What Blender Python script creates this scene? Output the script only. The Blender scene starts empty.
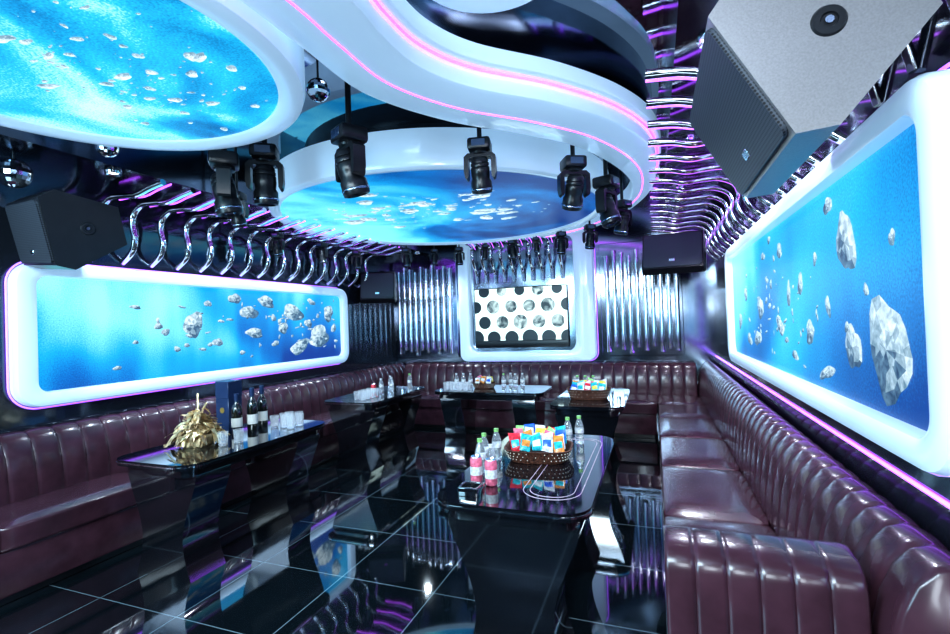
import bpy, bmesh, math, random
from mathutils import Vector, Matrix
random.seed(7)
C=bpy.context.scene.collection
# ------------------------------------------------------------------ materials
def mat(name,col,rough=.4,metal=0.0,emit=None,es=0.0,var=.12,scale=12,bump=0.0,trans=0.0,coat=0.0,rvar=0.0,ior=1.45,crough=.05):
    m=bpy.data.materials.new(name); m.use_nodes=True
    nt=m.node_tree; b=nt.nodes['Principled BSDF']
    tc=nt.nodes.new('ShaderNodeTexCoord'); no=nt.nodes.new('ShaderNodeTexNoise')
    no.inputs['Scale'].default_value=scale; no.inputs['Detail'].default_value=4
    nt.links.new(tc.outputs['Object'],no.inputs['Vector'])
    r=nt.nodes.new('ShaderNodeValToRGB')
    r.color_ramp.elements[0].position=.3; r.color_ramp.elements[1].position=.7
    r.color_ramp.elements[0].color=tuple(c*(1-var) for c in col)+(1,)
    r.color_ramp.elements[1].color=tuple(min(1,c*(1+var)) for c in col)+(1,)
    nt.links.new(no.outputs['Fac'],r.inputs['Fac']); nt.links.new(r.outputs['Color'],b.inputs['Base Color'])
    b.inputs['Roughness'].default_value=rough; b.inputs['Metallic'].default_value=metal
    b.inputs['Transmission Weight'].default_value=trans; b.inputs['IOR'].default_value=ior
    b.inputs['Coat Weight'].default_value=coat; b.inputs['Coat Roughness'].default_value=crough
    if emit: b.inputs['Emission Color'].default_value=emit+(1,); b.inputs['Emission Strength'].default_value=es
    if bump:
        bp=nt.nodes.new('ShaderNodeBump'); bp.inputs['Strength'].default_value=bump; bp.inputs['Distance'].default_value=.01
        nt.links.new(no.outputs['Fac'],bp.inputs['Height']); nt.links.new(bp.outputs['Normal'],b.inputs['Normal'])
    return m
def led_mat(name,stops,scale,strength,dist=.3,detail=3,fine=.18,gdir=(0,0,0),goff=0,rays=0,rot=35,fsc=110):
    m=bpy.data.materials.new(name); m.use_nodes=True; nt=m.node_tree; b=nt.nodes['Principled BSDF']
    N=nt.nodes.new; L=nt.links.new
    def math_(op,a,b_):
        n=N('ShaderNodeMath'); n.operation=op
        for i,x in enumerate((a,b_)):
            if isinstance(x,(int,float)): n.inputs[i].default_value=x
            else: L(x,n.inputs[i])
        return n.outputs[0]
    tc=N('ShaderNodeTexCoord')
    no=N('ShaderNodeTexNoise'); no.inputs['Scale'].default_value=scale; no.inputs['Detail'].default_value=detail
    no.inputs['Roughness'].default_value=.5; no.inputs['Distortion'].default_value=dist
    L(tc.outputs['Object'],no.inputs['Vector'])
    dp=N('ShaderNodeVectorMath'); dp.operation='DOT_PRODUCT'; L(tc.outputs['Object'],dp.inputs[0]); dp.inputs[1].default_value=gdir
    v=math_('ADD',no.outputs['Fac'],math_('ADD',dp.outputs['Value'],goff))
    f1=N('ShaderNodeTexNoise'); f1.inputs['Scale'].default_value=fsc; f1.inputs['Detail'].default_value=2; L(tc.outputs['Object'],f1.inputs['Vector'])
    v=math_('ADD',v,math_('MULTIPLY',math_('SUBTRACT',f1.outputs['Fac'],.5),fine))
    if rays:
        mp=N('ShaderNodeMapping'); mp.inputs['Rotation'].default_value=(math.radians(rot),0,0); mp.inputs['Scale'].default_value=(1,3.5,.5)
        L(tc.outputs['Object'],mp.inputs['Vector']); rn=N('ShaderNodeTexNoise'); rn.inputs['Scale'].default_value=.9; rn.inputs['Detail'].default_value=2
        L(mp.outputs['Vector'],rn.inputs['Vector']); v=math_('ADD',v,math_('MULTIPLY',math_('SUBTRACT',rn.outputs['Fac'],.5),rays))
    r=N('ShaderNodeValToRGB'); els=r.color_ramp.elements
    while len(els)<len(stops): els.new(.5)
    for e,(p,c) in zip(els,stops): e.position=p; e.color=c+(1,)
    L(v,r.inputs['Fac']); out=r.outputs['Color']
    b.inputs['Base Color'].default_value=(.01,.01,.015,1); b.inputs['Roughness'].default_value=.4
    L(out,b.inputs['Emission Color']); b.inputs['Emission Strength'].default_value=strength
    return m
M={}
M['leather']=mat('leather_aubergine',(.062,.024,.035),.27,0,var=.25,scale=9,bump=.03,coat=.28,crough=.12)
M['black']=mat('black_gloss',(.006,.007,.010),.08,0,coat=1,scale=3,ior=2.2)
M['tabletop']=mat('black_glass_top',(.006,.007,.010),.05,0,coat=.7,scale=3,ior=1.7)
M['plastic']=mat('black_plastic',(.013,.014,.017),.28,0,scale=20)
def grille_mat():
    m=mat('speaker_grille',(.012,.013,.017),.45,.3,scale=60,var=.3)
    nt=m.node_tree; b=nt.nodes['Principled BSDF']; N=nt.nodes.new; L=nt.links.new
    tc=N('ShaderNodeTexCoord'); vo=N('ShaderNodeTexVoronoi'); vo.inputs['Scale'].default_value=95; vo.inputs['Randomness'].default_value=0
    L(tc.outputs['Object'],vo.inputs['Vector']); r=N('ShaderNodeValToRGB')
    r.color_ramp.elements[0].position=.35; r.color_ramp.elements[0].color=(.004,.004,.006,1); r.color_ramp.elements[1].position=.5; r.color_ramp.elements[1].color=(.08,.09,.11,1)
    L(vo.outputs['Distance'],r.inputs['Fac']); L(r.outputs['Color'],b.inputs['Base Color'])
    return m
M['grille']=grille_mat()
M['greybox']=mat('smooth_grey_paint',(.32,.30,.305),.34,.5,scale=180,var=.10,bump=.04)
M['chrome']=mat('chrome',(.90,.93,.96),.07,1,scale=4,var=.05)
M['white']=mat('white_lacquer_self_lit',(.72,.82,.94),.2,0,emit=(.46,.74,1),es=.33,var=.03,scale=2,coat=.4)  # glow put into the lacquer so frames and rims look brightly lit
M['purple']=mat('purple_led',(.8,.4,1),.4,0,emit=(.48,.08,1.0),es=3.0)
M['pink']=mat('magenta_led',(1,.4,.9),.4,0,emit=(.66,.04,.95),es=3.6)
M['violet']=mat('violet_led',(.6,.4,1),.4,0,emit=(.38,.08,1.0),es=1.5)
M['lens']=mat('lamp_lens',(.05,.08,.15),.05,0,coat=1)
M['bulb']=mat('lit_bulb',(1,1,1),.3,0,emit=(.9,.95,1),es=7)
M['steel']=mat('dark_mirror_steel',(.30,.36,.44),.12,1,var=.35,scale=2)
M['mirror']=mat('mirror_facets',(.8,.85,.9),.05,1)
M['glass']=mat('clear_glass',(.93,.97,1),.03,0,trans=.92,ior=1.3,emit=(.6,.8,1),es=.06)  # faint blue glow put into the glass, which is no light source
M['wicker']=mat('dark_wicker',(.10,.035,.02),.55,0,var=.9,scale=120,bump=.8)
M['wickerdot']=mat('pale_studs',(.75,.7,.6),.5)
M['gold']=mat('bronze_gold_foil',(.85,.50,.28),.34,.5,var=.6,scale=26,bump=.4)
M['winegl']=mat('dark_wine_glass',(.01,.012,.01),.06,0,coat=1)
M['label']=mat('paper_label',(.75,.72,.66),.6)
M['darkbox']=mat('navy_card',(.02,.04,.10),.3)
M['goldplain']=mat('gold_print',(.8,.55,.15),.3,.8)
for n,c in dict(red=(.70,.03,.05),green=(.30,.62,.20),teal=(.02,.42,.48),blue=(.03,.13,.62),yellow=(.85,.62,.08),pinkp=(.80,.16,.24),whitep=(.80,.82,.86),orange=(.75,.25,.05)).items():
    M[n]=mat(n+'_print',c,.25,0,var=.5,scale=60,coat=.3)
M['led_l']=led_mat('led_picture_ocean_wide',[(.28,(.0,.04,.26)),(.42,(.0,.15,.50)),(.58,(.005,.38,.76)),(.78,(.28,.83,.98))],.75,1.15,rays=.34,gdir=(0,-.06,.26),fine=.26,detail=2)
M['led_r']=led_mat('led_picture_ocean_tall',[(.24,(.0,.05,.26)),(.40,(.0,.17,.50)),(.55,(.01,.42,.78)),(.78,(.25,.82,.98))],.55,1.15,gdir=(0,.10,.26),rays=.15,fine=.26,goff=-.01,rot=-30,detail=2)
M['led_c']=led_mat('led_picture_deep_sea',[(.30,(.0,.03,.18)),(.44,(.0,.13,.42)),(.57,(.01,.34,.68)),(.73,(.2,.78,.92))],.8,1.15,dist=.8,detail=5,gdir=(-.14,-.03,0),fine=.24)
M['led_n']=led_mat('led_picture_shallow_sea',[(.27,(.0,.08,.28)),(.42,(.0,.24,.54)),(.56,(.02,.50,.78)),(.70,(.50,.93,1))],1.5,1.15,dist=1.0,detail=8,fine=.3)
M['rock']=led_mat('led_picture_rock_lit',[(.32,(.24,.38,.48)),(.65,(.70,.85,.92))],26,1.05,dist=.6,detail=6)
M['rockmid']=led_mat('led_picture_rock_mid',[(.32,(.12,.23,.32)),(.65,(.40,.56,.67))],26,1.0,dist=.6,detail=6)
M['rockdark']=led_mat('led_picture_rock_shade',[(.32,(.01,.05,.12)),(.65,(.12,.24,.36))],26,1.0,dist=.6,detail=6)
M['speck']=led_mat('led_picture_speck',[(.32,(.4,.65,.78)),(.65,(.85,.97,1))],26,1.05,dist=.6,detail=2)
M['tvw']=mat('tv_picture_pale',(.1,.1,.1),.3,0,emit=(.74,1.0,.97),es=1.5,var=.02)
M['tvb']=mat('tv_picture_black',(.01,.01,.01),.3,0,emit=(.01,.02,.03),es=1)
M['tvg']=led_mat('tv_picture_grey',[(.38,(.02,.04,.05)),(.5,(.25,.36,.38)),(.62,(.6,.8,.8))],7,1.0,dist=1)
def floor_mat():
    m=mat('glossy_black_floor_tile',(.006,.010,.013),.03,0,var=.5,scale=4,coat=1,ior=2.0)
    nt=m.node_tree; b=nt.nodes['Principled BSDF']; N=nt.nodes.new; L=nt.links.new
    tc=N('ShaderNodeTexCoord'); br=N('ShaderNodeTexBrick'); br.offset=0; br.squash=1
    br.inputs['Scale'].default_value=1; br.inputs['Brick Width'].default_value=.6; br.inputs['Row Height'].default_value=.6
    br.inputs['Mortar Size'].default_value=.003; br.inputs['Mortar Smooth'].default_value=.1
    L(tc.outputs['Object'],br.inputs['Vector'])
    mx=N('ShaderNodeMix'); mx.data_type='RGBA'; L(br.outputs['Fac'],mx.inputs['Factor']); mx.inputs['A'].default_value=(.005,.009,.012,1); mx.inputs['B'].default_value=(.18,.25,.28,1)
    L(mx.outputs['Result'],b.inputs['Base Color'])
    return m
M['floor']=floor_mat()
M['ceil']=mat('black_mirror_ceiling',(.30,.34,.41),.04,1,scale=2,var=.15)
M['soffit']=mat('dark_brushed_soffit',(.16,.18,.23),.14,1,scale=2,var=.3)
M['wall']=mat('dark_lacquer_wall',(.08,.10,.135),.10,.8,coat=.5,scale=2)
M['reflection']=mat('pale_pink_reflection',(.55,.42,.5),.3,0)  # pale tone painting the ceiling band's reflection on a tabletop
# ------------------------------------------------------------------ helpers
def obj(name,me,parent=None,mats=(),smooth=False):
    o=bpy.data.objects.new(name,me); C.objects.link(o)
    for m in mats: me.materials.append(m)
    if smooth:
        for p in me.polygons: p.use_smooth=True
    if parent: o.parent=parent
    return o
def frombm(name,bm,parent=None,mats=(),smooth=False,sharp=None):
    bmesh.ops.recalc_face_normals(bm,faces=bm.faces)
    me=bpy.data.meshes.new(name); bm.to_mesh(me); bm.free()
    o=obj(name,me,parent,mats,smooth)
    if smooth and sharp:
        try: me.set_sharp_from_angle(angle=math.radians(sharp))
        except Exception: pass
    return o
def root(name,loc,label,cat,group=None,rot=(0,0,0),scale=1):
    o=bpy.data.objects.new(name,None); C.objects.link(o); o.empty_display_size=.1
    o.location=loc; o.rotation_euler=rot; o.scale=(scale,)*3
    return tag(o,label,cat,group)
def tag(o,label,cat,group=None):
    o['label']=label; o['category']=cat
    if group: o['group']=group
    return o
def rbox(name,lo,hi,bev=.01,seg=2,parent=None,m=None,smooth=True):
    bm=bmesh.new(); bmesh.ops.create_cube(bm,size=1)
    for v in bm.verts:
        v.co=Vector([lo[i]+(v.co[i]+.5)*(hi[i]-lo[i]) for i in range(3)])
    if bev>0: bmesh.ops.bevel(bm,geom=list(bm.edges),offset=bev,segments=seg,profile=.5,affect='EDGES')
    return frombm(name,bm,parent,[m] if m else [],smooth,40)
def lathe(name,prof,parent=None,m=None,seg=28,axis='Z',mats=None,sharp=40,loc=None):
    bm=bmesh.new(); rings=[]
    for r,z in prof:
        if r<1e-5: rings.append([bm.verts.new((0,0,z))])
        else: rings.append([bm.verts.new((r*math.cos(2*math.pi*i/seg),r*math.sin(2*math.pi*i/seg),z)) for i in range(seg)])
    for a,b in zip(rings,rings[1:]):
        for i in range(seg):
            j=(i+1)%seg
            if len(a)==1 and len(b)==1: continue
            if len(a)==1: bm.faces.new((a[0],b[i],b[j]))
            elif len(b)==1: bm.faces.new((a[i],a[j],b[0]))
            else: bm.faces.new((a[i],a[j],b[j],b[i]))
    o=frombm(name,bm,parent,mats or [m],True,sharp)
    if loc: o.location=loc
    return o
def catmull(pts,n=8):
    P=[Vector(p) for p in pts]; P=[P[0]*2-P[1]]+P+[P[-1]*2-P[-2]]; out=[]
    for i in range(1,len(P)-2):
        for k in range(n):
            t=k/n; a,b,c,d=P[i-1:i+3]
            out.append(.5*((2*b)+(c-a)*t+(2*a-5*b+4*c-d)*t*t+(3*b-a-3*c+d)*t**3))
    out.append(P[-2]); return out
def tube(name,pts,r,parent=None,m=None,seg=8,smooth_path=0,closed=False):
    P=catmull(pts,smooth_path) if smooth_path else [Vector(p) for p in pts]
    bm=bmesh.new(); rings=[]; n=len(P); up=None
    for i,p in enumerate(P):
        if closed: t=(P[(i+1)%n]-P[i-1])
        else: t=(P[min(i+1,n-1)]-P[max(i-1,0)])
        t.normalize()
        if up is None: up=Vector((0,0,1)) if abs(t.z)<.9 else Vector((1,0,0))
        s=t.cross(up).normalized(); up=s.cross(t).normalized()
        rings.append([bm.verts.new(p+r*(math.cos(2*math.pi*k/seg)*s+math.sin(2*math.pi*k/seg)*up)) for k in range(seg)])
    rng=range(n) if closed else range(n-1)
    for i in rng:
        a,b=rings[i],rings[(i+1)%n]
        for k in range(seg): bm.faces.new((a[k],a[(k+1)%seg],b[(k+1)%seg],b[k]))
    if not closed: bm.faces.new(rings[0]); bm.faces.new(rings[-1])
    return frombm(name,bm,parent,[m],True,50)
def rrect(x0,x1,y0,y1,r,n=8):
    out=[]
    for cx,cy,a in((x1-r,y1-r,0),(x0+r,y1-r,90),(x0+r,y0+r,180),(x1-r,y0+r,270)):
        for i in range(n+1):
            t=math.radians(a+90*i/n); out.append((cx+r*math.cos(t),cy+r*math.sin(t)))
    return out
def ringprism(name,outer,inner,f,d0,d1,parent,m,bev=.012):
    bm=bmesh.new(); n=len(outer)
    def shr(l,k):
        o=[]
        for i,p in enumerate(l):
            a=Vector(l[i-1]); b=Vector(l[(i+1)%n]); t=(b-a).normalized(); nn=Vector((t.y,-t.x))
            o.append((p[0]-nn.x*k,p[1]-nn.y*k))
        return o
    loops=[(outer,d0),(outer,d1-bev),(shr(outer,bev*.3),d1-bev*.3),(shr(outer,bev),d1),(shr(inner,-bev),d1),(shr(inner,-bev*.3),d1-bev*.3),(inner,d1-bev),(inner,d0)]
    R=[[bm.verts.new(f(u,v,d)) for u,v in l] for l,d in loops]
    for a,b in zip(R,R[1:]+R[:1]):
        for i in range(n): bm.faces.new((a[i],a[(i+1)%n],b[(i+1)%n],b[i]))
    return frombm(name,bm,parent,[m],True,35)
def prism(name,poly,f,d0,d1,parent,m,bev=0,mats=None,smooth=True):
    bm=bmesh.new(); A=[bm.verts.new(f(u,v,d0)) for u,v in poly]; B=[bm.verts.new(f(u,v,d1)) for u,v in poly]; n=len(poly)
    bm.faces.new(A); bm.faces.new(B)
    for i in range(n): bm.faces.new((A[i],A[(i+1)%n],B[(i+1)%n],B[i]))
    if bev:
        e=[e for e in bm.edges if e.calc_face_angle(0)>.5]
        bmesh.ops.bevel(bm,geom=e,offset=bev,segments=2,profile=.5,affect='EDGES')
    return frombm(name,bm,parent,mats or [m],smooth,35)
def copy_tree(src):
    new=src.copy(); C.objects.link(new)
    for ch in [c for c in src.children]:
        k=copy_tree(ch); k.parent=new; k.matrix_parent_inverse=ch.matrix_parent_inverse.copy()
    return new
def structure(o): o['kind']='structure'; return o
# ------------------------------------------------------------------ room
XL,XR,YB,YF,ZC=-4.1,.74,7.12,-1.6,3.0
def sbox(name,lo,hi,m): return structure(rbox(name,lo,hi,0,1,None,m,False))
sbox('floor',(XL-.1,YF-.1,-.1),(XR+.1,YB+.1,0),M['floor'])
sbox('ceiling',(XL-.1,YF-.1,ZC),(XR+.1,YB+.1,ZC+.1),M['ceil'])
sbox('wall_left',(XL-.1,YF,0),(XL,YB,ZC),M['wall'])
sbox('wall_right',(XR,YF,0),(XR+.1,YB,ZC),M['wall'])
sbox('wall_back',(XL,YB,0),(XR,YB+.1,ZC),M['steel'])
sbox('wall_front',(XL,YF-.1,0),(XR,YF,ZC),M['wall'])
sbox('trim_1',(XL,YF,2.6),(-3.3,YB,ZC),M['soffit'])
sbox('trim_2',(.12,YF,2.6),(XR,YB,ZC),M['soffit'])
for i,(a,b) in enumerate([(-4.05,-2.95),(-.72,.36)]):
    p=rbox('trim_%d'%(3+i),(a,7.07,.95),(b,7.12,2.55),.008,1,None,M['steel']); p['kind']='structure'
ls=tube('led_strip_light',[(XR-.005,.9,.935),(XR-.005,7.05,.935)],.007,None,mat('wall_violet_led',(.6,.4,1),.4,0,emit=(.36,.06,1.0),es=5),8)
tag(ls,"thin violet led strip glowing along wall above sofa back",'led strip')
# ------------------------------------------------------------------ led wall screens
def rockpoly(bm,f,u,v,w,h,d,seed,lite=False):
    rr=random.Random(seed); n=20; tw=rr.uniform(-.3,.3)
    ct,st=math.cos(tw),math.sin(tw)
    def P(a,k,dd):
        x=w/2*k*math.cos(a); y=h/2*k*math.sin(a)
        return bm.verts.new(f(u+x*ct-y*st,v+x*st+y*ct,dd))
    ph=rr.uniform(0,6); p3=rr.uniform(0,6); p5=rr.uniform(0,6); R=[[],[],[]]
    for i in range(n):
        a=2*math.pi*i/n+rr.uniform(-.06,.06); k=.90+.12*math.sin(2*a+ph)+.09*math.sin(3*a+p3)+.06*math.sin(5*a+p5)+rr.uniform(-.03,.03)
        for q,(kk,dz) in enumerate(((1,0),(rr.uniform(.68,.8),.001),(rr.uniform(.34,.46),.0015))): R[q].append(P(a+q*rr.uniform(-.10,.10),k*kk,d+dz))
    c=P(0,.05,d+.002)
    for i in range(n):
        j=(i+1)%n; a=2*math.pi*(i+.5)/n
        for q in range(3):
            lit=math.cos(a-2.3)*(1-.3*q)+.40*math.sin(4*a+ph+q*2)+rr.uniform(-.1,.1)-.05
            mi=1 if lit>.3 else (2 if lit>-.4 else 3)
            fc=bm.faces.new((R[q][i],R[q][j],R[q+1][j],R[q+1][i])) if q<2 else bm.faces.new((R[2][i],R[2][j],c))
            fc.material_index=mi
def wall_led(f,u0,u1,v0,v1,ledm,rocks,label,fw=.12):
    r=root('led_wall_screen',f((u0+u1)/2,(v0+v1)/2,0),label,'led screen')
    g=lambda u,v,d: Vector(f(u,v,d))-r.location
    outer=rrect(u0,u1,v0,v1,.16); inner=rrect(u0+fw,u1-fw,v0+fw*.8,v1-fw*.8,.07)
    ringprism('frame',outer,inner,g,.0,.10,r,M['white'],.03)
    bm=bmesh.new()
    fc=bm.faces.new([bm.verts.new(g(u,v,.045)) for u,v in inner])
    for i,(u,v,w,h) in enumerate(rocks): rockpoly(bm,g,u,v,w,h,.047,i*3+1)
    me=bpy.data.meshes.new('picture_panel'); bm.to_mesh(me); bm.free()
    obj('picture_panel',me,r,[ledm,M['rock'],M['rockmid'],M['rockdark']])
    o2=rrect(u0-.012,u1+.012,v0-.012,v1+.012,.17)
    tube('led_strip',[g(u,v,.012) for u,v in o2],.006,r,M['violet'],6,0,True)
    return r
fl=lambda u,v,d:(XL+d,u,v)
fr=lambda u,v,d:(XR-d,u,v)
rl=[(3.29,1.56,.24,.24),(2.95,1.55,.08,.07),(3.77,1.82,.17,.12),(3.95,1.68,.26,.15),(4.2,1.80,.28,.13),(4.62,1.68,.36,.22),(5.08,1.38,.46,.28),(4.72,1.27,.34,.19),(4.45,1.50,.18,.13),
    (3.55,1.38,.13,.09),(3.45,1.76,.09,.07),(4.02,1.46,.26,.12),(4.32,1.33,.12,.07),(5.28,1.68,.22,.22),(3.12,1.34,.08,.05),(2.75,1.42,.05,.04),(4.95,1.82,.16,.08),(5.38,1.48,.12,.12),(3.85,1.26,.08,.05),(2.6,1.22,.07,.04),(4.88,1.55,.16,.11),(4.3,1.62,.09,.08)]
rng=random.Random(11)
for i in range(60): rl.append((rng.triangular(2.7,5.45,5.0),rng.triangular(1.15,1.88,1.6),rng.choice((.02,.03,.04,.07,.10)),rng.choice((.02,.03,.04,.06))))
rr_=[(1.90,1.35,.34,.34),(2.22,1.74,.19,.28),(2.19,1.34,.16,.20),(2.4,1.92,.11,.08),(2.72,1.38,.15,.12),(2.85,1.62,.10,.13),(3.25,1.84,.14,.09),(3.3,1.40,.20,.11),(3.85,1.52,.24,.16),(3.98,1.30,.26,.12),(2.50,1.21,.22,.06),
     (2.6,1.72,.06,.07),(4.3,1.28,.20,.10),(4.4,1.64,.16,.11),(3.5,1.66,.08,.06),(3.0,1.25,.12,.06),(1.84,1.70,.05,.06),(2.05,1.55,.05,.05),(2.45,1.50,.07,.10),(3.7,1.86,.12,.06),(4.7,1.42,.18,.14),(3.08,1.58,.09,.15)]
for i in range(56): rr_.append((rng.triangular(1.75,4.95,3.8),rng.triangular(1.16,1.95,1.4),rng.choice((.015,.025,.035,.06,.09)),rng.choice((.015,.025,.04,.05))))
wall_led(fl,1.93,5.66,1.0,2.02,M['led_l'],rl,"wide white framed led wall screen showing rocks in blue water",.13)
wall_led(fr,1.45,5.17,1.04,2.09,M['led_r'],rr_,"tall white framed led wall screen showing large rocks in water")
# ------------------------------------------------------------------ tv portal
fb=lambda u,v,d:(u,YB-d,v)
tvf=root('tv_surround',(-1.84,YB,1.8),"white lacquer portal frame with rounded corners around the television",'wall frame')
gb=lambda u,v,d: Vector(fb(u,v,d))-tvf.location
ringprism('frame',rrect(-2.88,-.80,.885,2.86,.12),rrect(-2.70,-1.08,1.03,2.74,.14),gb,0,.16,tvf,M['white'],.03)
prism('backing_panel',rrect(-2.72,-1.06,1.0,2.76,.14),gb,0,.03,tvf,M['steel'])
tube('led_strip',[gb(u,v,.03) for u,v in rrect(-2.9,-.78,.88,2.88,.13)],.006,tvf,M['violet'],6,0,True)
tv=root('television',(-1.92,YB-.04,1.53),"flat television showing pale picture with black and grey dots",'television')
gt=lambda u,v,d: Vector(fb(u,v,d))-tv.location
x0,x1,z0,z1=-2.635,-1.195,1.20,2.0
ringprism('bezel',rrect(-2.645,-1.185,1.09,2.012,.02,2),rrect(x0+.002,x1-.002,z0+.002,z1-.002,.01,2),gt,.032,.083,tv,M['plastic'],.003)
bm=bmesh.new()
bm.faces.new([bm.verts.new(gt(u,v,.075)) for u,v in ((x0,z0),(x1,z0),(x1,z1),(x0,z1))])
for row in range(4):
    for c in range(6):
        u=-2.62+c*.285+(row%2)*.142; v=1.24+row*.24
        rad=(.115,.105,.10,.085)[row]*(1.06 if (c+row)%3==0 else .94)
        vs=[]
        for a in range(28):
            uu=min(x1,max(x0,u+rad*math.cos(a*math.pi/14))); vv=min(z1,max(z0,v+rad*math.sin(a*math.pi/14)))
            vs.append((round(uu,5),round(vv,5)))
        vs2=[p for i,p in enumerate(vs) if p!=vs[i-1]]
        if len(vs2)<4 or max(p[0] for p in vs2)-min(p[0] for p in vs2)<.02: continue
        fc=bm.faces.new([bm.verts.new(gt(p[0],p[1],.077)) for p in vs2]); fc.material_index=2 if (row in (1,2) and 1<=c<=4) or (row==3 and c in(1,3)) else 1
me=bpy.data.meshes.new('picture_panel'); bm.to_mesh(me); bm.free(); obj('picture_panel',me,tv,[M['tvw'],M['tvb'],M['tvg']])
def rib(name,pts,led,label,group,r=.018,lr=.006):
    a=Vector(pts[0]); o=root(name,a,label,'light rib',group)
    tube('chrome_tube',[Vector(p)-a for p in pts],r,o,M['chrome'],10,5)
    if led: tube('led_strip',[Vector(p)-a for p in led],lr,o,M['purple'],6,4)
    return o
b0=None
for i in range(10):
    x=-2.58+i*.148
    if b0 is None:
        P=[(x,6.55,2.66),(x,6.72,2.66),(x,6.84,2.60),(x,6.86,2.47),(x,6.93,2.36),(x,7.02,2.27),(x,7.06,2.10)]
        b0=rib('chrome_rib',P,[(p[0]+.06,p[1],p[2]) for p in P[:3]],"curved chrome tube hanging above the television",'chrome tubes above the television',.026,.004)
    else:
        o=copy_tree(b0); o.location.x=x
def side_ribs(P,group,label,n,y0,dy,r=.02,lr=.008,cut=2):
    r0=None
    for i in range(n):
        y=y0+i*dy
        if r0 is None:
            PP=[(x,y,z) for x,z in P]
            r0=rib('chrome_rib',PP,[(x,y+.06,z) for x,z in P[:-cut]],label,group,r,lr)
        else:
            o=copy_tree(r0); o.location.y=y
side_ribs([(.0,2.575),(.14,2.56),(.26,2.53),(.38,2.535),(.50,2.53),(.60,2.48),(.635,2.40),(.62,2.31),(.66,2.22),(.735,2.15)],'chrome light ribs above the tall screen',"curved chrome tube with purple light strip beneath the dark soffit",15,2.30,.30,.021,.008,3)
side_ribs([(.665,2.60),(.70,2.52),(.71,2.44),(.70,2.34),(.735,2.17)],'short chrome ribs above the tall screen',"short curved chrome tube joining the soffit and the wall",3,1.52,.24,.016,.004)
side_ribs([(-3.28,2.575),(-3.42,2.55),(-3.56,2.52),(-3.70,2.53),(-3.84,2.53),(-3.95,2.46),(-3.965,2.36),(-3.94,2.26),(-3.98,2.16),(-4.095,2.08)],'chrome light ribs above the wide screen',"curved chrome tube with purple light strip over wide screen",16,2.45,.24,.024,.006,5)
t0=None
for grp,(a,n) in enumerate([(-3.97,10),(-.62,10)]):
    for i in range(n):
        x=a+i*.101
        dz=(-.05,.06,0,-.09,.05,-.02,.08,-.06,.02,-.04,.05)[i]
        if t0 is None:
            t0=root('chrome_pipe',(x,7.02,1.08),"vertical polished chrome pipe on the steel wall panel",'pipe','vertical chrome pipes on the steel panels')
            tube('pipe',[(0,0,0),(0,0,1.34)],.030,t0,M['chrome'],16)
            lathe('end_cap',[(0,-.012),(.034,-.012),(.034,.02),(0,.02)],t0,M['chrome'],16)
            lathe('end_cap',[(0,1.32),(.034,1.32),(.034,1.352),(0,1.352)],t0,M['chrome'],16)
            o=t0
        else: o=copy_tree(t0)
        o.location=(x,7.038,1.05+dz*.6)
# ------------------------------------------------------------------ ceiling discs
def disc(cx,cy,R,z,ledm,label,rw,specks,top=2.83):
    r=root('ceiling_led_disc',(cx,cy,ZC),label,'ceiling screen')
    dz=z-ZC
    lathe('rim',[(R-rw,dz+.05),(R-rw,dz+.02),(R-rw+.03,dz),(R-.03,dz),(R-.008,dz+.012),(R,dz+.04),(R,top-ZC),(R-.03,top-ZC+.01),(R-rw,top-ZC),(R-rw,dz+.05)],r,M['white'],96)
    bm=bmesh.new(); rr=R-rw+.005
    bm.faces.new([bm.verts.new((rr*math.cos(-2*math.pi*i/96),rr*math.sin(-2*math.pi*i/96),dz+.03)) for i in range(96)])
    for i,(u,v,s,asp) in enumerate(specks):
        k=math.hypot(u,v)
        if k>rr-s: continue
        rockpoly(bm,lambda a,b,d:(a,b,dz+.03-d),u,v,s*asp,s,.003,i*7+2)
    me=bpy.data.meshes.new('picture_panel'); bm.to_mesh(me); bm.free()
    obj('picture_panel',me,r,[ledm,M['speck'],M['rock'],M['rockmid']])
    lathe('hanger_drum',[(0,top-ZC-.01),(R*.8,top-ZC-.01),(R*.8,0),(0,0)],r,M['plastic'],64)
    return r
sp=[]
for i in range(150):
    t=rng.uniform(-1,1); sp.append((t*1.0+rng.gauss(0,.15),-.35+t*.3+rng.gauss(0,.28),rng.choice((.015,.02,.02,.03,.03,.045,.07,.12)),rng.uniform(.7,2.2)))
for i in range(8): sp.append((rng.uniform(-1,1),rng.uniform(-.9,.5),rng.uniform(.12,.22),rng.uniform(.8,1.6)))
disc(-2.0,4.5,1.65,2.56,M['led_c'],"large round ceiling led screen with white rim showing bubbles",.10,sp)
sp=[(rng.gauss(.15,.28),rng.gauss(.12,.25),rng.choice((.005,.007,.009,.012,.018,.03,.045)),rng.uniform(.6,2.6)) for i in range(160)]
disc(-2.2,1.27,.90,2.56,M['led_n'],"round ceiling led screen with thick white rim and blue picture",.12,sp)
r=root('ceiling_ring_light',(-.56,1.76,ZC),"small round white ceiling ring light",'ceiling light')
lathe('rim',[(.2,-.12),(.31,-.12),(.33,-.10),(.33,0),(.2,0),(.2,-.12)],r,M['white'],48)
lathe('diffuser',[(0,-.09),(.2,-.09),(.2,0),(0,0)],r,M['steel'],48)
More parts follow.
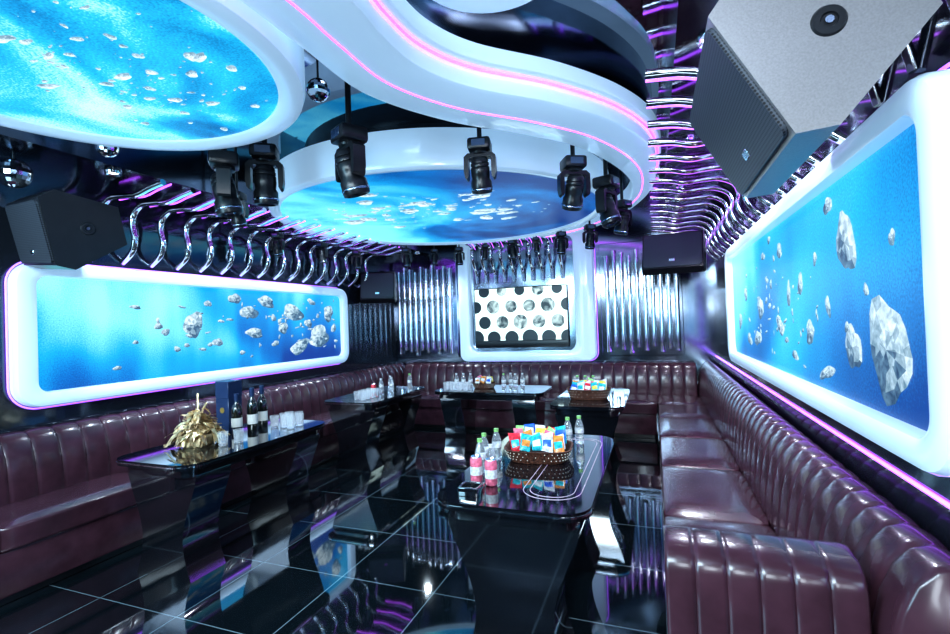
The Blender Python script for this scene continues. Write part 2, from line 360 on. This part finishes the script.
# wavy canopy
Lc=[(-1.5,.0),(-1.38,.7),(-1.32,1.25),(-1.315,1.58),(-1.30,2.04),(-1.06,2.5),(-.73,2.86),(-.43,3.27),(-.21,3.9),(-.15,4.5),(-.28,5.19),(-.75,5.95),(-1.1,6.2),(-1.42,6.37)]
Uc=[(-1.05,.0),(-.95,.8),(-.89,1.4),(-.90,1.65),(-.87,1.88),(-.74,2.12),(-.41,2.45),(-.13,2.85),(.04,3.3),(.09,3.9),(.04,4.6),(-.17,5.34),(-.62,6.15),(-1.25,6.6)]
A=catmull([(x,y,0) for x,y in Lc],8); B=catmull([(x,y,0) for x,y in Uc],8)
can=root('ceiling_canopy_band',(0,0,ZC),"wavy white ceiling band edged with magenta led light",'ceiling canopy')
def ribbon(name,A,B,z0,z1,m,bev=.03):
    bm=bmesh.new(); n=len(A); rings=[]
    for a,b in zip(A,B):
        w=(b-a).normalized()
        sec=[(a,z1),(a,z0+bev),(a+w*bev*.3,z0+bev*.3),(a+w*bev,z0),(b-w*bev,z0),(b-w*bev*.3,z0+bev*.3),(b,z0+bev),(b,z1)]
        rings.append([bm.verts.new((p.x,p.y,z-ZC)) for p,z in sec])
    for r1,r2 in zip(rings,rings[1:]):
        for k in range(8): bm.faces.new((r1[k],r1[(k+1)%8],r2[(k+1)%8],r2[k]))
    bm.faces.new(rings[0]); bm.faces.new(rings[-1])
    return frombm(name,bm,can,[m],True,35)
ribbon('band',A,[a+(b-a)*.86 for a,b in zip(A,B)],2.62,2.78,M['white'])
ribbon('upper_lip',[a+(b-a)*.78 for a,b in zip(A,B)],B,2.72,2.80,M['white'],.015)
ribbon('fascia',[a+(b-a)*.2 for a,b in zip(A,B)],[a+(b-a)*.8 for a,b in zip(A,B)],2.77,3.0,M['steel'],.005)
tube('led_strip',[(p.x,p.y,2.712-ZC) for p in [a+(b-a)*.885 for a,b in zip(A,B)]],.007,can,M['pink'],6)
tube('led_strip',[((a+(b-a)*.40).x,(a+(b-a)*.40).y,2.618-ZC) for a,b in zip(A,B)],.0035,can,M['pink'],6)
# ------------------------------------------------------------------ moving heads
def make_head():
    r=root('moving_head_light',(0,0,0),"black moving head stage light hanging from ceiling",'stage light','hanging stage lights')
    rbox('base',(-.085,-.085,-.09),(.085,.085,0),.02,2,r,M['plastic'])
    rbox('control_panel',(-.05,-.09,-.07),(.05,-.083,-.02),.002,1,r,M['lens'])
    lathe('swivel_collar',[(0,-.112),(.06,-.112),(.065,-.10),(.06,-.088),(0,-.088)],r,M['plastic'],20)
    prof=[(-.09,-.105),(.09,-.105),(.118,-.13),(.120,-.24),(.112,-.285),(.098,-.298),(.086,-.28),(.084,-.15),(.07,-.135),(-.07,-.135),(-.084,-.15),(-.086,-.28),(-.098,-.298),(-.112,-.285),(-.120,-.24),(-.118,-.13)]
    prism('yoke',prof,lambda u,v,d:(u,d,v),-.038,.038,r,M['plastic'],.006)
    h=lathe('head',[(0,.12),(.045,.12),(.06,.105),(.066,.085),(.060,.08),(.068,.07),(.068,.055),(.062,.05),(.07,.04),(.07,.0),(.066,-.04),(.078,-.06),(.08,-.12),(.076,-.14),(.06,-.145),(.055,-.13),(0,-.13)],r,M['plastic'],24)
    h.location=(0,0,-.25)
    lathe('lens',[(0,-.123),(.03,-.131),(.056,-.134),(.056,-.125),(0,-.115)],h,M['lens'],24)
    lathe('trim_ring',[(.079,-.10),(.083,-.105),(.083,-.112),(.079,-.117)],h,M['steel'],24)
    return r
hd=make_head()
heads=[(-1.6,2.32,2.62,.98,.3,-.5),(-1.0,2.86,2.64,.85,.4,.2),(-.5,3.41,2.62,.92,.5,.5),(-.33,4.0,2.62,1.0,-.3,1.2),(-2.54,2.31,2.62,1.0,.2,-.8),(-2.42,2.53,2.72,1.0,.1,.6),
 (-3.12,2.95,2.60,.7,.4,.3),(-3.70,4.01,2.50,.6,.3,.2),(-3.70,4.73,2.50,.6,.3,0),(-3.70,5.45,2.50,.6,.3,.4),(-3.22,5.95,2.56,.65,.2,.2),(-2.92,6.22,2.56,.55,.2,.6),(-2.6,6.38,2.58,.65,.2,.2),(-2.2,6.36,2.58,.55,.3,.5),(-1.78,6.32,2.6,.65,.3,-.2),(-1.42,6.19,2.58,.5,.3,.1),(-1.06,5.98,2.58,.7,.3,.4),(-.66,5.6,2.56,.7,.3,.4),(-.25,4.7,2.58,.8,.3,.9)]
for i,(x,y,z,s,tl,rz) in enumerate(heads):
    o=hd if i==0 else copy_tree(hd)
    o.location=(x,y,z); o.scale=(s,s,s); o.rotation_euler=(0,0,rz)
    for ch in o.children:
        if ch.name.startswith('head'): ch.rotation_euler=(tl,0,0)
for o in [o for o in bpy.data.objects if o.name.startswith('moving_head_light')]:
    x,y,z=o.location; s=o.scale[0]
    top=2.6 if x<-3.3 else ZC
    tube('mounting_pole',[(0,0,-.01),(0,0,(top-z)/s)],.018,o,M['plastic'],8)
def mball(x,y,z,r,top):
    o=root('mirror_ball',(x,y,z),"small faceted mirror ball hanging from ceiling",'mirror ball','mirror balls')
    bm=bmesh.new(); bmesh.ops.create_uvsphere(bm,u_segments=20,v_segments=12,radius=r)
    frombm('ball',bm,o,[M['mirror']]); tube('hanging_rod',[(0,0,r*.9),(0,0,top-z)],.006,o,M['plastic'],6)
mball(-1.75,2.25,2.84,.065,ZC); mball(-3.62,1.75,2.49,.09,2.6); mball(-3.0,1.9,2.6,.06,ZC)
def downl(x,y,z,e,sz=.06,col=(.8,.9,1)):
    o=root('downlight',(x,y,z),"small chrome spotlight set in the ceiling",'ceiling light','small ceiling spotlights')
    lathe('housing',[(.028,-.01),(.045,-.02),(.05,0),(.028,0),(.028,-.01)],o,M['chrome'],20)
    lathe('bulb',[(0,-.012),(.027,-.008),(.027,0),(0,0)],o,M['bulb'],16)
    l=bpy.data.lights.new('bulb_light','SPOT'); l.energy=e; l.color=col; l.spot_size=2.4; l.spot_blend=.6; l.shadow_soft_size=sz
    lo=bpy.data.objects.new('bulb_light',l); C.objects.link(lo); lo.parent=o; lo.location=(0,0,-.03)
for p in [(.25,2.15,2.6),(.25,3.35,2.6),(.25,4.55,2.6),(.25,6.05,2.6)]: downl(*p,78,.08,col=(.82,.90,1))
for p in [(-3.42,2.2,2.6),(-3.42,3.29,2.6),(-3.42,4.49,2.6)]: downl(*p,80,.07,col=(.70,.86,1))
downl(-3.42,6.65,2.6,80,.03,col=(.7,.86,1))
# ------------------------------------------------------------------ speakers
def speaker(name,L,label,grey=False):
    o=root(name,(0,0,0),label,'loudspeaker')
    sec=[(-.2,.0),(.2,.0),(.24,.087),(.12,.39),(-.12,.39),(-.24,.087)]
    prism('cabinet',sec,lambda s,q,d:(s,d,q),-L/2,L/2,o,M['greybox'] if grey else M['plastic'],.012)
    prism('grille',rrect(-.185,.185,-L/2+.015,L/2-.015,.03,4),lambda a,b,d:(a,b,d),-.014,.002,o,M['grille'],0)
    rbox('badge',(.10,-.03,-.018),(.13,.03,-.013),.002,1,o,M['chrome'])
    for s in(-1,1):
        k2=lathe('pole_socket',[(0,.001),(.018,.001),(.02,.006),(.036,.006),(.04,0),(.04,-.004),(0,-.004)],o,M['plastic'],24)
        k2.location=(0,s*(L/2+.001),.2); k2.rotation_euler=(-s*math.pi/2,0,0)
        st=lathe('socket_star',[(0,.007),(.010,.007),(.010,.008),(0,.008)],o,M['steel'],8)
        st.location=(0,s*(L/2+.001),.2); st.rotation_euler=(-s*math.pi/2,0,0)
    return o
def axes(sx,qx,loc):
    X=Vector(sx).normalized(); Z=Vector(qx).normalized(); Y=Z.cross(X).normalized(); X=Y.cross(Z)
    m=Matrix((X,Y,Z)).transposed().to_4x4(); m.translation=Vector(loc); return m
s1=speaker('loudspeaker',.72,"large smooth grey loudspeaker with black grille on wall bracket",True)
s1.matrix_world=axes((.476,0,-.879),(.879,0,.476),(.26,1.80,2.113))
rbox('bracket',(-.06,-.08,.38),(.06,.08,.42),.005,1,s1,M['plastic'])
s2=speaker('loudspeaker',.66,"black wedge loudspeaker tilted down beside the wide screen")
s2.matrix_world=axes((-.05,.2,-.97),(.25,.93,.22),(-3.65,1.84,2.14))
s3=speaker('loudspeaker',.62,"black wedge loudspeaker mounted high near the chrome pipes")
s3.matrix_world=axes((-.05,-.25,-1),(.15,.95,-.25),(.20,5.65,2.20))
s4=speaker('loudspeaker',.5,"small black loudspeaker mounted in the dark corner")
s4.matrix_world=axes((.1,-.25,-1),(-.4,.9,-.2),(-3.80,6.10,2.08))
# ------------------------------------------------------------------ sofas
PROF=[(.0,.30,0),(.0,.40,.3),(-.005,.47,1),(0,.56,1),(.012,.66,1),(.03,.74,1),(.06,.81,1),(.10,.855,1),(.145,.87,1),(.19,.855,.8),(.215,.81,.4),(.22,.74,0),(.22,.30,0)]
ARM=[(.0,.06,.3),(.0,.2,1),(0,.35,1),(0,.5,1),(0,.66,1),(.006,.745,1),(.025,.785,1),(.06,.805,.7),(.16,.81,.4),(.21,.795,.3),(.245,.75,1),(.25,.6,.5),(.25,.06,0)]
def channel(name,u0,u1,w,f,prof,parent,amp=.012,ex=.32):
    n=max(1,round((u1-u0)/w)); per=12; N=n*per
    bm=bmesh.new(); rings=[]
    m=len(prof); nor=[]
    for j in range(m):
        a=prof[max(j-1,0)]; b=prof[min(j+1,m-1)]; t=Vector((b[0]-a[0],b[1]-a[1])).normalized(); nor.append(Vector((-t.y,t.x)))
    for i in range(N+1):
        ph=i/per; s=abs(math.sin(math.pi*ph))**ex; u=u0+(u1-u0)*i/N
        ring=[]
        for j,(q,z,k) in enumerate(prof):
            dd=(s-1)*amp*k
            ring.append(bm.verts.new(f(u,q+nor[j].x*dd,z+nor[j].y*dd)))
        rings.append(ring)
    for a,b in zip(rings,rings[1:]):
        for j in range(m): bm.faces.new((a[j],a[(j+1)%m],b[(j+1)%m],b[j]))
    bm.faces.new(rings[0]); bm.faces.new(rings[-1])
    return frombm(name,bm,parent,[M['leather']],True,60)
def cushion(parent,lo,hi):
    bm=bmesh.new(); bmesh.ops.create_cube(bm,size=1)
    bmesh.ops.subdivide_edges(bm,edges=list(bm.edges),cuts=9,use_grid_fill=True)
    for v in bm.verts:
        c=v.co.copy()
        k=(1-(abs(c.x)*2)**6)*(1-(abs(c.y)*2)**6)
        p=Vector([lo[i]+(c[i]+.5)*(hi[i]-lo[i]) for i in range(3)])
        if c.z>.45: p.z+=.010*k
        rx=abs(c.x)>.45; ry=abs(c.y)>.45; rz=abs(c.z)>.45
        if rx+ry+rz>=2:
            mid=Vector([(lo[i]+hi[i])/2 for i in range(3)])
            for i,fl_ in enumerate((rx,ry,rz)):
                if fl_: p[i]+= .012*(1 if mid[i]>p[i] else -1)*(1 if rx+ry+rz==2 else 1.3)
        v.co=p
    return frombm('seat_cushion',bm,parent,[M['leather']],True,80)
def base(parent,lo,hi): return rbox('base',lo,hi,.01,2,parent,M['leather'])
def plinth(parent,lo,hi): return rbox('plinth',lo,hi,0.004,1,parent,M['plastic'])
s=root('booth_sofa',(.36,1.5,0),"long aubergine leather booth sofa with channel tufted back under tall screen",'sofa')
o=Vector(s.location)
channel('backrest',1.45,7.10,.14,lambda u,q,z:Vector((.5+q,u,z))-o,PROF,s)
channel('armrest',0.0,.49,.082,lambda u,q,z:Vector((u,1.5+q,z))-o,ARM,s,.008,.25)
base(s,Vector((.02,1.76,.05))-o,Vector((.49,6.82,.30))-o); plinth(s,Vector((.05,1.78,0))-o,Vector((.48,6.80,.05))-o)
ys=[1.76,2.72,3.62,4.5,5.35,6.1,6.82]
for a,b in zip(ys,ys[1:]): cushion(s,Vector((0,a+.002,.29))-o,Vector((.50,b-.002,.45))-o)
s=root('booth_sofa',(-3.7,.6,0),"aubergine leather booth sofa with channel tufted back below wide screen",'sofa')
o=Vector(s.location)
channel('backrest',.6,7.10,.15,lambda u,q,z:Vector((-3.86-q,u,z))-o,PROF,s)
base(s,Vector((-3.85,.62,.05))-o,Vector((-3.42,6.82,.30))-o); plinth(s,Vector((-3.84,.64,0))-o,Vector((-3.46,6.80,.05))-o)
ys=[.6,1.55,2.5,3.4,4.3,5.2,6.1,6.82]
for a,b in zip(ys,ys[1:]): cushion(s,Vector((-3.86,a+.002,.29))-o,Vector((-3.40,b-.002,.45))-o)
s=root('booth_sofa',(-1.7,6.2,0),"aubergine leather booth sofa with tufted back along the television wall",'sofa')
o=Vector(s.location)
channel('backrest',-3.84,.48,.15,lambda u,q,z:Vector((u,6.84+q,z))-o,PROF,s)
base(s,Vector((-3.38,6.2,.05))-o,Vector((-.03,6.83,.30))-o); plinth(s,Vector((-3.36,6.24,0))-o,Vector((-.05,6.82,.05))-o)
xs=[-3.39,-2.56,-1.7,-.85,-.01]
for a,b in zip(xs,xs[1:]): cushion(s,Vector((a+.002,6.17,.29))-o,Vector((b-.002,6.84,.45))-o)
# ------------------------------------------------------------------ tables
def table(x0,x1,y0,y1,along,label,reflection=False):
    cx,cy=(x0+x1)/2,(y0+y1)/2; o=root('cocktail_table',(cx,cy,0),label,'table','black lounge tables')
    w,l=(x1-x0)/2,(y1-y0)/2
    prism('tabletop',rrect(-w,w,-l,l,.12,8),lambda u,v,d:(u,v,d),.685,.72,o,M['tabletop'],.006)
    prism('edge_trim',rrect(-w-.002,w+.002,-l-.002,l+.002,.122,8),lambda u,v,d:(u,v,d),.698,.706,o,M['chrome'],0)
    prism('apron',rrect(-w+.05,w-.05,-l+.05,l-.05,.08,6),lambda u,v,d:(u,v,d),.63,.685,o,M['black'],.01)
    if reflection:  # pale line loops drawn as a reflection of the ceiling band
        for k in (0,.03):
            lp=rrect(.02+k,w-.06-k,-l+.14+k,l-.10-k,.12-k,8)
            tube('reflection_line',[(u,v,.7195) for u,v in lp],.0022,o,M['reflection'],6,0,True)
    a,b=(w,l) if along=='Y' else (l,w)
    hw=a-.045; n=18; right=[]
    for i in range(n+1):
        t=i/n; z=.635*(1-t)
        k=1-.42*math.sin(math.pi*.5*min(1,t/.66))**1.5+(.20*((t-.66)/.34)**1.6 if t>.66 else 0)
        right.append((hw*k,z))
    prof=right+[(-x,z) for x,z in reversed(right)]
    for sgn in(-1,1):
        f=(lambda u,v,d:(u,d*sgn,v)) if along=='Y' else (lambda u,v,d:(d*sgn,u,v))
        pd=prism('pedestal',prof,f,b-.34,b-.09,o,M['black'],.016)
        for q in (-1,1):  # steel beads added along the pedestal edges to give highlights
            tube('highlight_bead',[f(q*(x-.008),max(z,.004),b-.095) for x,z in right],.0035,pd,M['steel'],6)
    return o
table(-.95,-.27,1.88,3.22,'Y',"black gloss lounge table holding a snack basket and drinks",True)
table(-3.20,-2.52,1.98,3.27,'Y',"black gloss lounge table with wine bottles and gold basket")
table(-3.31,-2.66,4.12,5.36,'Y',"black gloss lounge table with water bottles and glasses")
table(-2.42,-1.14,4.95,5.58,'X',"black gloss lounge table in front of the television")
table(-.93,-.28,4.25,5.45,'Y',"black gloss lounge table carrying a small snack basket")
TZ=.722
# ------------------------------------------------------------------ tabletop things
def bottle(x,y,h,body,cap,label):
    o=root('water_bottle',(x,y,TZ),label,'bottle','small drink bottles')
    r=h*.155
    lathe('body',[(0,0),(r*.9,0),(r,.01),(r,h*.25),(r*.93,h*.3),(r,h*.36),(r,h*.62),(r*.7,h*.78),(r*.42,h*.88),(r*.42,h*.92),(0,h*.92)],o,M['glass'],18)
    lathe('label',[(r+.001,h*.40),(r+.001,h*.54)],o,body,18)
    lathe('cap',[(0,h*.9),(r*.5,h*.9),(r*.5,h),(0,h)],o,cap,16)
    return o
def can_(x,y,m,label):
    o=root('drink_can',(x,y,TZ),label,'can','drink cans')
    lathe('body',[(0,0),(.024,0),(.029,.008),(.029,.105),(.025,.118)],o,m,20)
    lathe('band',[(.0295,.035),(.0295,.075)],o,M['whitep'],20)
    lathe('lid',[(.025,.118),(.024,.121),(.022,.116),(0,.116)],o,M['chrome'],20)
g0=None
def glass(x,y):
    global g0
    if g0 is None:
        g0=lathe('drinking_glass',[(0,0),(.026,0),(.028,.004),(.034,.09),(.032,.09),(.026,.012),(0,.010)],None,M['glass'],18)
        tag(g0,"small clear glass tumbler standing on black table",'glass','clear glass tumblers'); o=g0
    else: o=g0.copy(); C.objects.link(o)
    o.location=(x,y,TZ); return o
def basket(x,y,rx,ry,h,rot=0,seed=1,nx=5,ny=3,ps=1):
    o=root('snack_basket',(x,y,TZ),"dark woven basket with pale studs filled with snack packets",'basket','snack baskets',(0,0,rot))
    bm=bmesh.new(); rings=[]; seg=40
    for (k,z) in [(.0,0.0),(.82,0.0),(.86,.01),(.93,h*.5),(1,h*.93),(1.03,h*.97),(1.03,h),(.97,h),(.94,h*.93),(.82,.02),(0,.02)]:
        if k==0: rings.append([bm.verts.new((0,0,z))]); continue
        ring=[]
        for i in range(seg):
            a=2*math.pi*i/seg; c,s_=math.cos(a),math.sin(a)
            e=.55; ring.append(bm.verts.new((rx*k*math.copysign(abs(c)**e,c)*(1+.008*(i%2)),ry*k*math.copysign(abs(s_)**e,s_)*(1+.008*(i%2)),z)))
        rings.append(ring)
    for a,b in zip(rings,rings[1:]):
        for i in range(seg):
            j=(i+1)%seg
            if len(a)==1: bm.faces.new((a[0],b[i],b[j]))
            elif len(b)==1: bm.faces.new((a[i],a[j],b[0]))
            else: bm.faces.new((a[i],a[j],b[j],b[i]))
    frombm('body',bm,o,[M['wicker']],True,40)
    bm=bmesh.new()
    for zz,kk in((h*.3,.905),(h*.55,.945),(h*.8,.985)):
        for i in range(34):
            a=2*math.pi*(i+(.5 if .5<zz/h<.7 else 0))/34; c,s_=math.cos(a),math.sin(a); e=.55
            p=Vector((rx*kk*math.copysign(abs(c)**e,c)*1.012,ry*kk*math.copysign(abs(s_)**e,s_)*1.012,zz))
            bmesh.ops.create_icosphere(bm,subdivisions=1,radius=.0035,matrix=Matrix.Translation(p))
    st=frombm('studs',bm,o,[M['wickerdot']]); st['kind']='stuff'
    rr=random.Random(seed); names=['teal','whitep','red','whitep','blue','whitep','yellow','teal','pinkp','whitep','orange','green']
    for i in range(nx):
        for j in range(ny):
            cn=names[(i*5+j*3+seed)%len(names)]; gx=((i+.5)/nx-.5)*2*rx*.80; gy=((j+.5)/ny-.5)*2*ry*.78
            w=min(.05,rx*.82/nx*.90)*ps; hh=(.034+rr.uniform(0,.014))*ps
            bm=bmesh.new(); G=8; fr_=[]; bk=[]; c1,c2=rr.uniform(-.15,.15),rr.uniform(-.15,.15)
            for a in range(G+1):
                ra=[];rb=[]
                for b in range(G+1):
                    u=a/G*2-1; v=b/G*2-1; t=.011*((1-u*u)*(1-v*v))**.5+rr.uniform(-.0015,.0015)
                    uu=u*w*(1+c1*v); vv=v*hh*(1+c2*u)
                    ra.append(bm.verts.new((uu,t,vv))); rb.append(bm.verts.new((uu,-t-.0005,vv)))
                fr_.append(ra); bk.append(rb)
            for a in range(G):
                for b in range(G):
                    for gg in(fr_,bk):
                        fc=bm.faces.new((gg[a][b],gg[a+1][b],gg[a+1][b+1],gg[a][b+1]))
                        if 2<=b<=4 and 1<=a<=6 : fc.material_index=1
            second=M[names[(i*3+j+seed+5)%len(names)]]
            p=frombm('snack_packet',bm,None,[M[cn],second],True,60)
            tag(p,{'pinkp':'pink','whitep':'white'}.get(cn,cn)+" foil snack packet heaped in the woven basket",'snack packet','snack packets in baskets')
            ca,sa=math.cos(rot),math.sin(rot); tx=rr.uniform(-.7,-.45)
            dome=.016*(1-(2*(i+.5)/nx-1)**2)
            p.location=(x+gx*ca-gy*sa,y+gx*sa+gy*ca,TZ+.03+h*.42+hh*math.cos(tx)*.8+dome+.004*j)
            p.rotation_euler=(tx,rr.uniform(-.3,.3),rot+rr.uniform(-.2,.2))
    return o
basket(-.63,2.62,.18,.15,.07,.10,2,5,4,1.1)
for x,y in((-.88,2.42),(-.86,2.30),(-.85,2.54)): bottle(x,y,.17,M['whitep'],M['green'],"clear water bottle with pale label and green cap")
bottle(-.78,2.24,.16,M['whitep'],M['whitep'],"clear water bottle with white label")
for x,y in((-.745,2.13),(-.83,2.16)): can_(x,y,M['pinkp'],"red and white drink can beside the bottles")
for x,y in((-.52,2.92),(-.46,2.98)): bottle(x,y,.17,M['whitep'],M['green'],"clear water bottle with pale label and green cap")
ash=root('ashtray',(-.80,2.01,TZ),"square black ashtray on black table",'ashtray')
prism('bowl',rrect(-.05,.05,-.05,.05,.012,3),lambda u,v,d:(u,v,d),0,.01,ash,M['black'],.002)
ringprism('rim',rrect(-.05,.05,-.05,.05,.012,3),rrect(-.037,.037,-.037,.037,.01,3),lambda u,v,d:(u,v,d),.01,.035,ash,M['black'],.003)
# bronze ornament
gbk=root('gold_gift_basket',(-2.94,2.40,TZ),"low basket heaped with tangled bronze gold dried leaves",'gift basket')
lathe('bowl',[(0,0),(.09,0),(.10,.02),(.125,.06),(.135,.08),(.12,.08),(.07,.03),(0,.03)],gbk,M['gold'],24)
bm=bmesh.new(); rr=random.Random(3)
for i in range(340):
    a=rr.uniform(0,6.28); el=rr.uniform(-.7,.9); L=rr.uniform(.05,.09); R0=rr.uniform(.01,.12)
    base_=Vector((R0*math.cos(a),R0*math.sin(a),.06+rr.uniform(0,.20)*(1-R0/.15)))
    a2=a+rr.uniform(-1.6,1.6)
    d=Vector((math.cos(a2)*math.cos(el),math.sin(a2)*math.cos(el),math.sin(el))); s_=d.cross(Vector((0,0,1))).normalized()*rr.uniform(.010,.022)
    prev=None; cu=rr.uniform(-.10,.0); sd=rr.uniform(-.06,.06)
    for k in range(7):
        t=k/6; p=base_+d*L*t+Vector((0,0,cu*t*t))+s_.normalized()*sd*t*t; p.z=max(p.z,.012); w=s_*(math.sin(math.pi*(.12+.85*t)))
        cur=(bm.verts.new(p-w),bm.verts.new(p+w+Vector((0,0,.006))))
        if prev: bm.faces.new((prev[0],prev[1],cur[1],cur[0]))
        prev=cur
lv=frombm('foil_leaves',bm,gbk,[M['gold']],True); lv['kind']='stuff'
for k,(a,h) in enumerate(((.4,.28),(2.4,.34))):
    tube('spike',[(0.02*math.cos(a),.02*math.sin(a),.12),(.03*math.cos(a),.03*math.sin(a),.22),(.06*math.cos(a),.06*math.sin(a),h)],.007,gbk,M['gold'],6,4)
gx=root('gift_box',(-3.12,2.82,TZ),"tall navy gift box with small gold emblem",'gift box')
rbox('box',(-.065,-.065,0),(.065,.065,.27),.004,1,gx,M['darkbox']); rbox('lid',(-.067,-.067,.25),(.067,.067,.38),.004,1,gx,M['darkbox'])
lathe('emblem',[(0,0),(.022,0),(.022,.002),(0,.002)],gx,M['goldplain'],16,loc=(0,-.065,.16)).rotation_euler=(math.pi/2,0,0)
def wine(x,y,h=.30):
    o=root('wine_bottle',(x,y,TZ),"dark wine bottle with pale label on black table",'bottle','dark wine bottles')
    lathe('body',[(0,0),(.036,0),(.038,.006),(.038,h*.58),(.030,h*.68),(.015,h*.76),(.014,h*.95),(.016,h*.96),(.016,h),(0,h)],o,M['winegl'],24)
    lathe('label',[(.0387,h*.15),(.0387,h*.38)],o,M['label'],24)
    lathe('foil_cap',[(.0165,h*.8),(.0175,h),(0,h+.001)],o,M['darkbox'],20)
wine(-2.98,2.76,.29); wine(-2.93,2.86,.32); wine(-2.95,2.98,.32)
for i in range(8): glass(-2.82+.078*(i%3),2.97+.082*(i//3)+.02*(i%2))
glass(-2.74,2.42); glass(-2.70,2.51)
for i,(x,y) in enumerate([(-2.95,4.75),(-2.88,4.86),(-2.98,5.0)]): bottle(x,y,.17,M['whitep'],M['whitep'],"clear water bottle with white label")
can_(-2.97,4.62,M['red'],"red drink can on black table")
for i in range(8): glass(-2.95+.078*(i%2),4.30+.08*(i//2)-.03)
bottle(-2.80,5.15,.18,M['whitep'],M['green'],"clear water bottle with pale label and green cap")
for i in range(3): bottle(-2.25+.09*i,5.30,.17,M['whitep'],M['whitep'],"clear water bottle with white label")
for i in range(8): glass(-2.28+.08*(i%4),5.06+.08*(i//4))
basket(-1.90,5.30,.13,.09,.06,0,5,3,2,.9)
for i in range(4): bottle(-1.66+.07*i,5.3+.05*(i%2),.17,M['whitep'],M['green'] if i==0 else M['whitep'],"clear water bottle with pale label near the basket")
basket(-.62,4.70,.20,.15,.10,0,4,5,4,1.1)
for i in range(3): bottle(-.78+.08*i,5.05,.18,M['whitep'],M['green'],"clear water bottle with pale label and green cap")
# ------------------------------------------------------------------ lights
def area(loc,rot,sx,sy,e,col):  # unseen fill lights added behind the camera to brighten the room
    l=bpy.data.lights.new('fill_light','AREA'); l.shape='RECTANGLE'; l.size=sx; l.size_y=sy; l.energy=e; l.color=col
    o=bpy.data.objects.new('fill_light',l); C.objects.link(o); o.location=loc; o.rotation_euler=rot
area((-1.7,-1.2,2.7),(math.radians(55),0,0),3,.6,190,(.68,.88,1))
area((-3.2,-1.2,1.7),(math.radians(90),0,math.radians(-25)),1.4,1.4,70,(.42,.78,1))
area((.3,-1.0,1.9),(math.radians(95),0,math.radians(5)),.6,.6,20,(.8,.9,1))
w=bpy.data.worlds.new('world'); bpy.context.scene.world=w; w.use_nodes=True
w.node_tree.nodes['Background'].inputs[0].default_value=(.05,.09,.18,1); w.node_tree.nodes['Background'].inputs[1].default_value=.5
# ------------------------------------------------------------------ camera
f=480.0; rho=math.radians(2.0)
v=Vector((180,0,-f)).normalized(); e=Vector((math.cos(rho),math.sin(rho),0)); n=e.cross(v).normalized(); xx=v.cross(n)
cam=bpy.data.cameras.new('camera'); co=bpy.data.objects.new('camera',cam); C.objects.link(co)
cam.sensor_width=36; cam.lens=f/950*36; cam.clip_start=.05
mw=Matrix((xx,v,n)).to_4x4(); mw.translation=Vector((0,0,1.48)); co.matrix_world=mw
bpy.context.scene.camera=co
vs_=bpy.context.scene.view_settings
vs_.view_transform='Standard'
try: vs_.look='Medium High Contrast'
except Exception: pass
vs_.exposure=.14
bpy.context.view_layer.update()
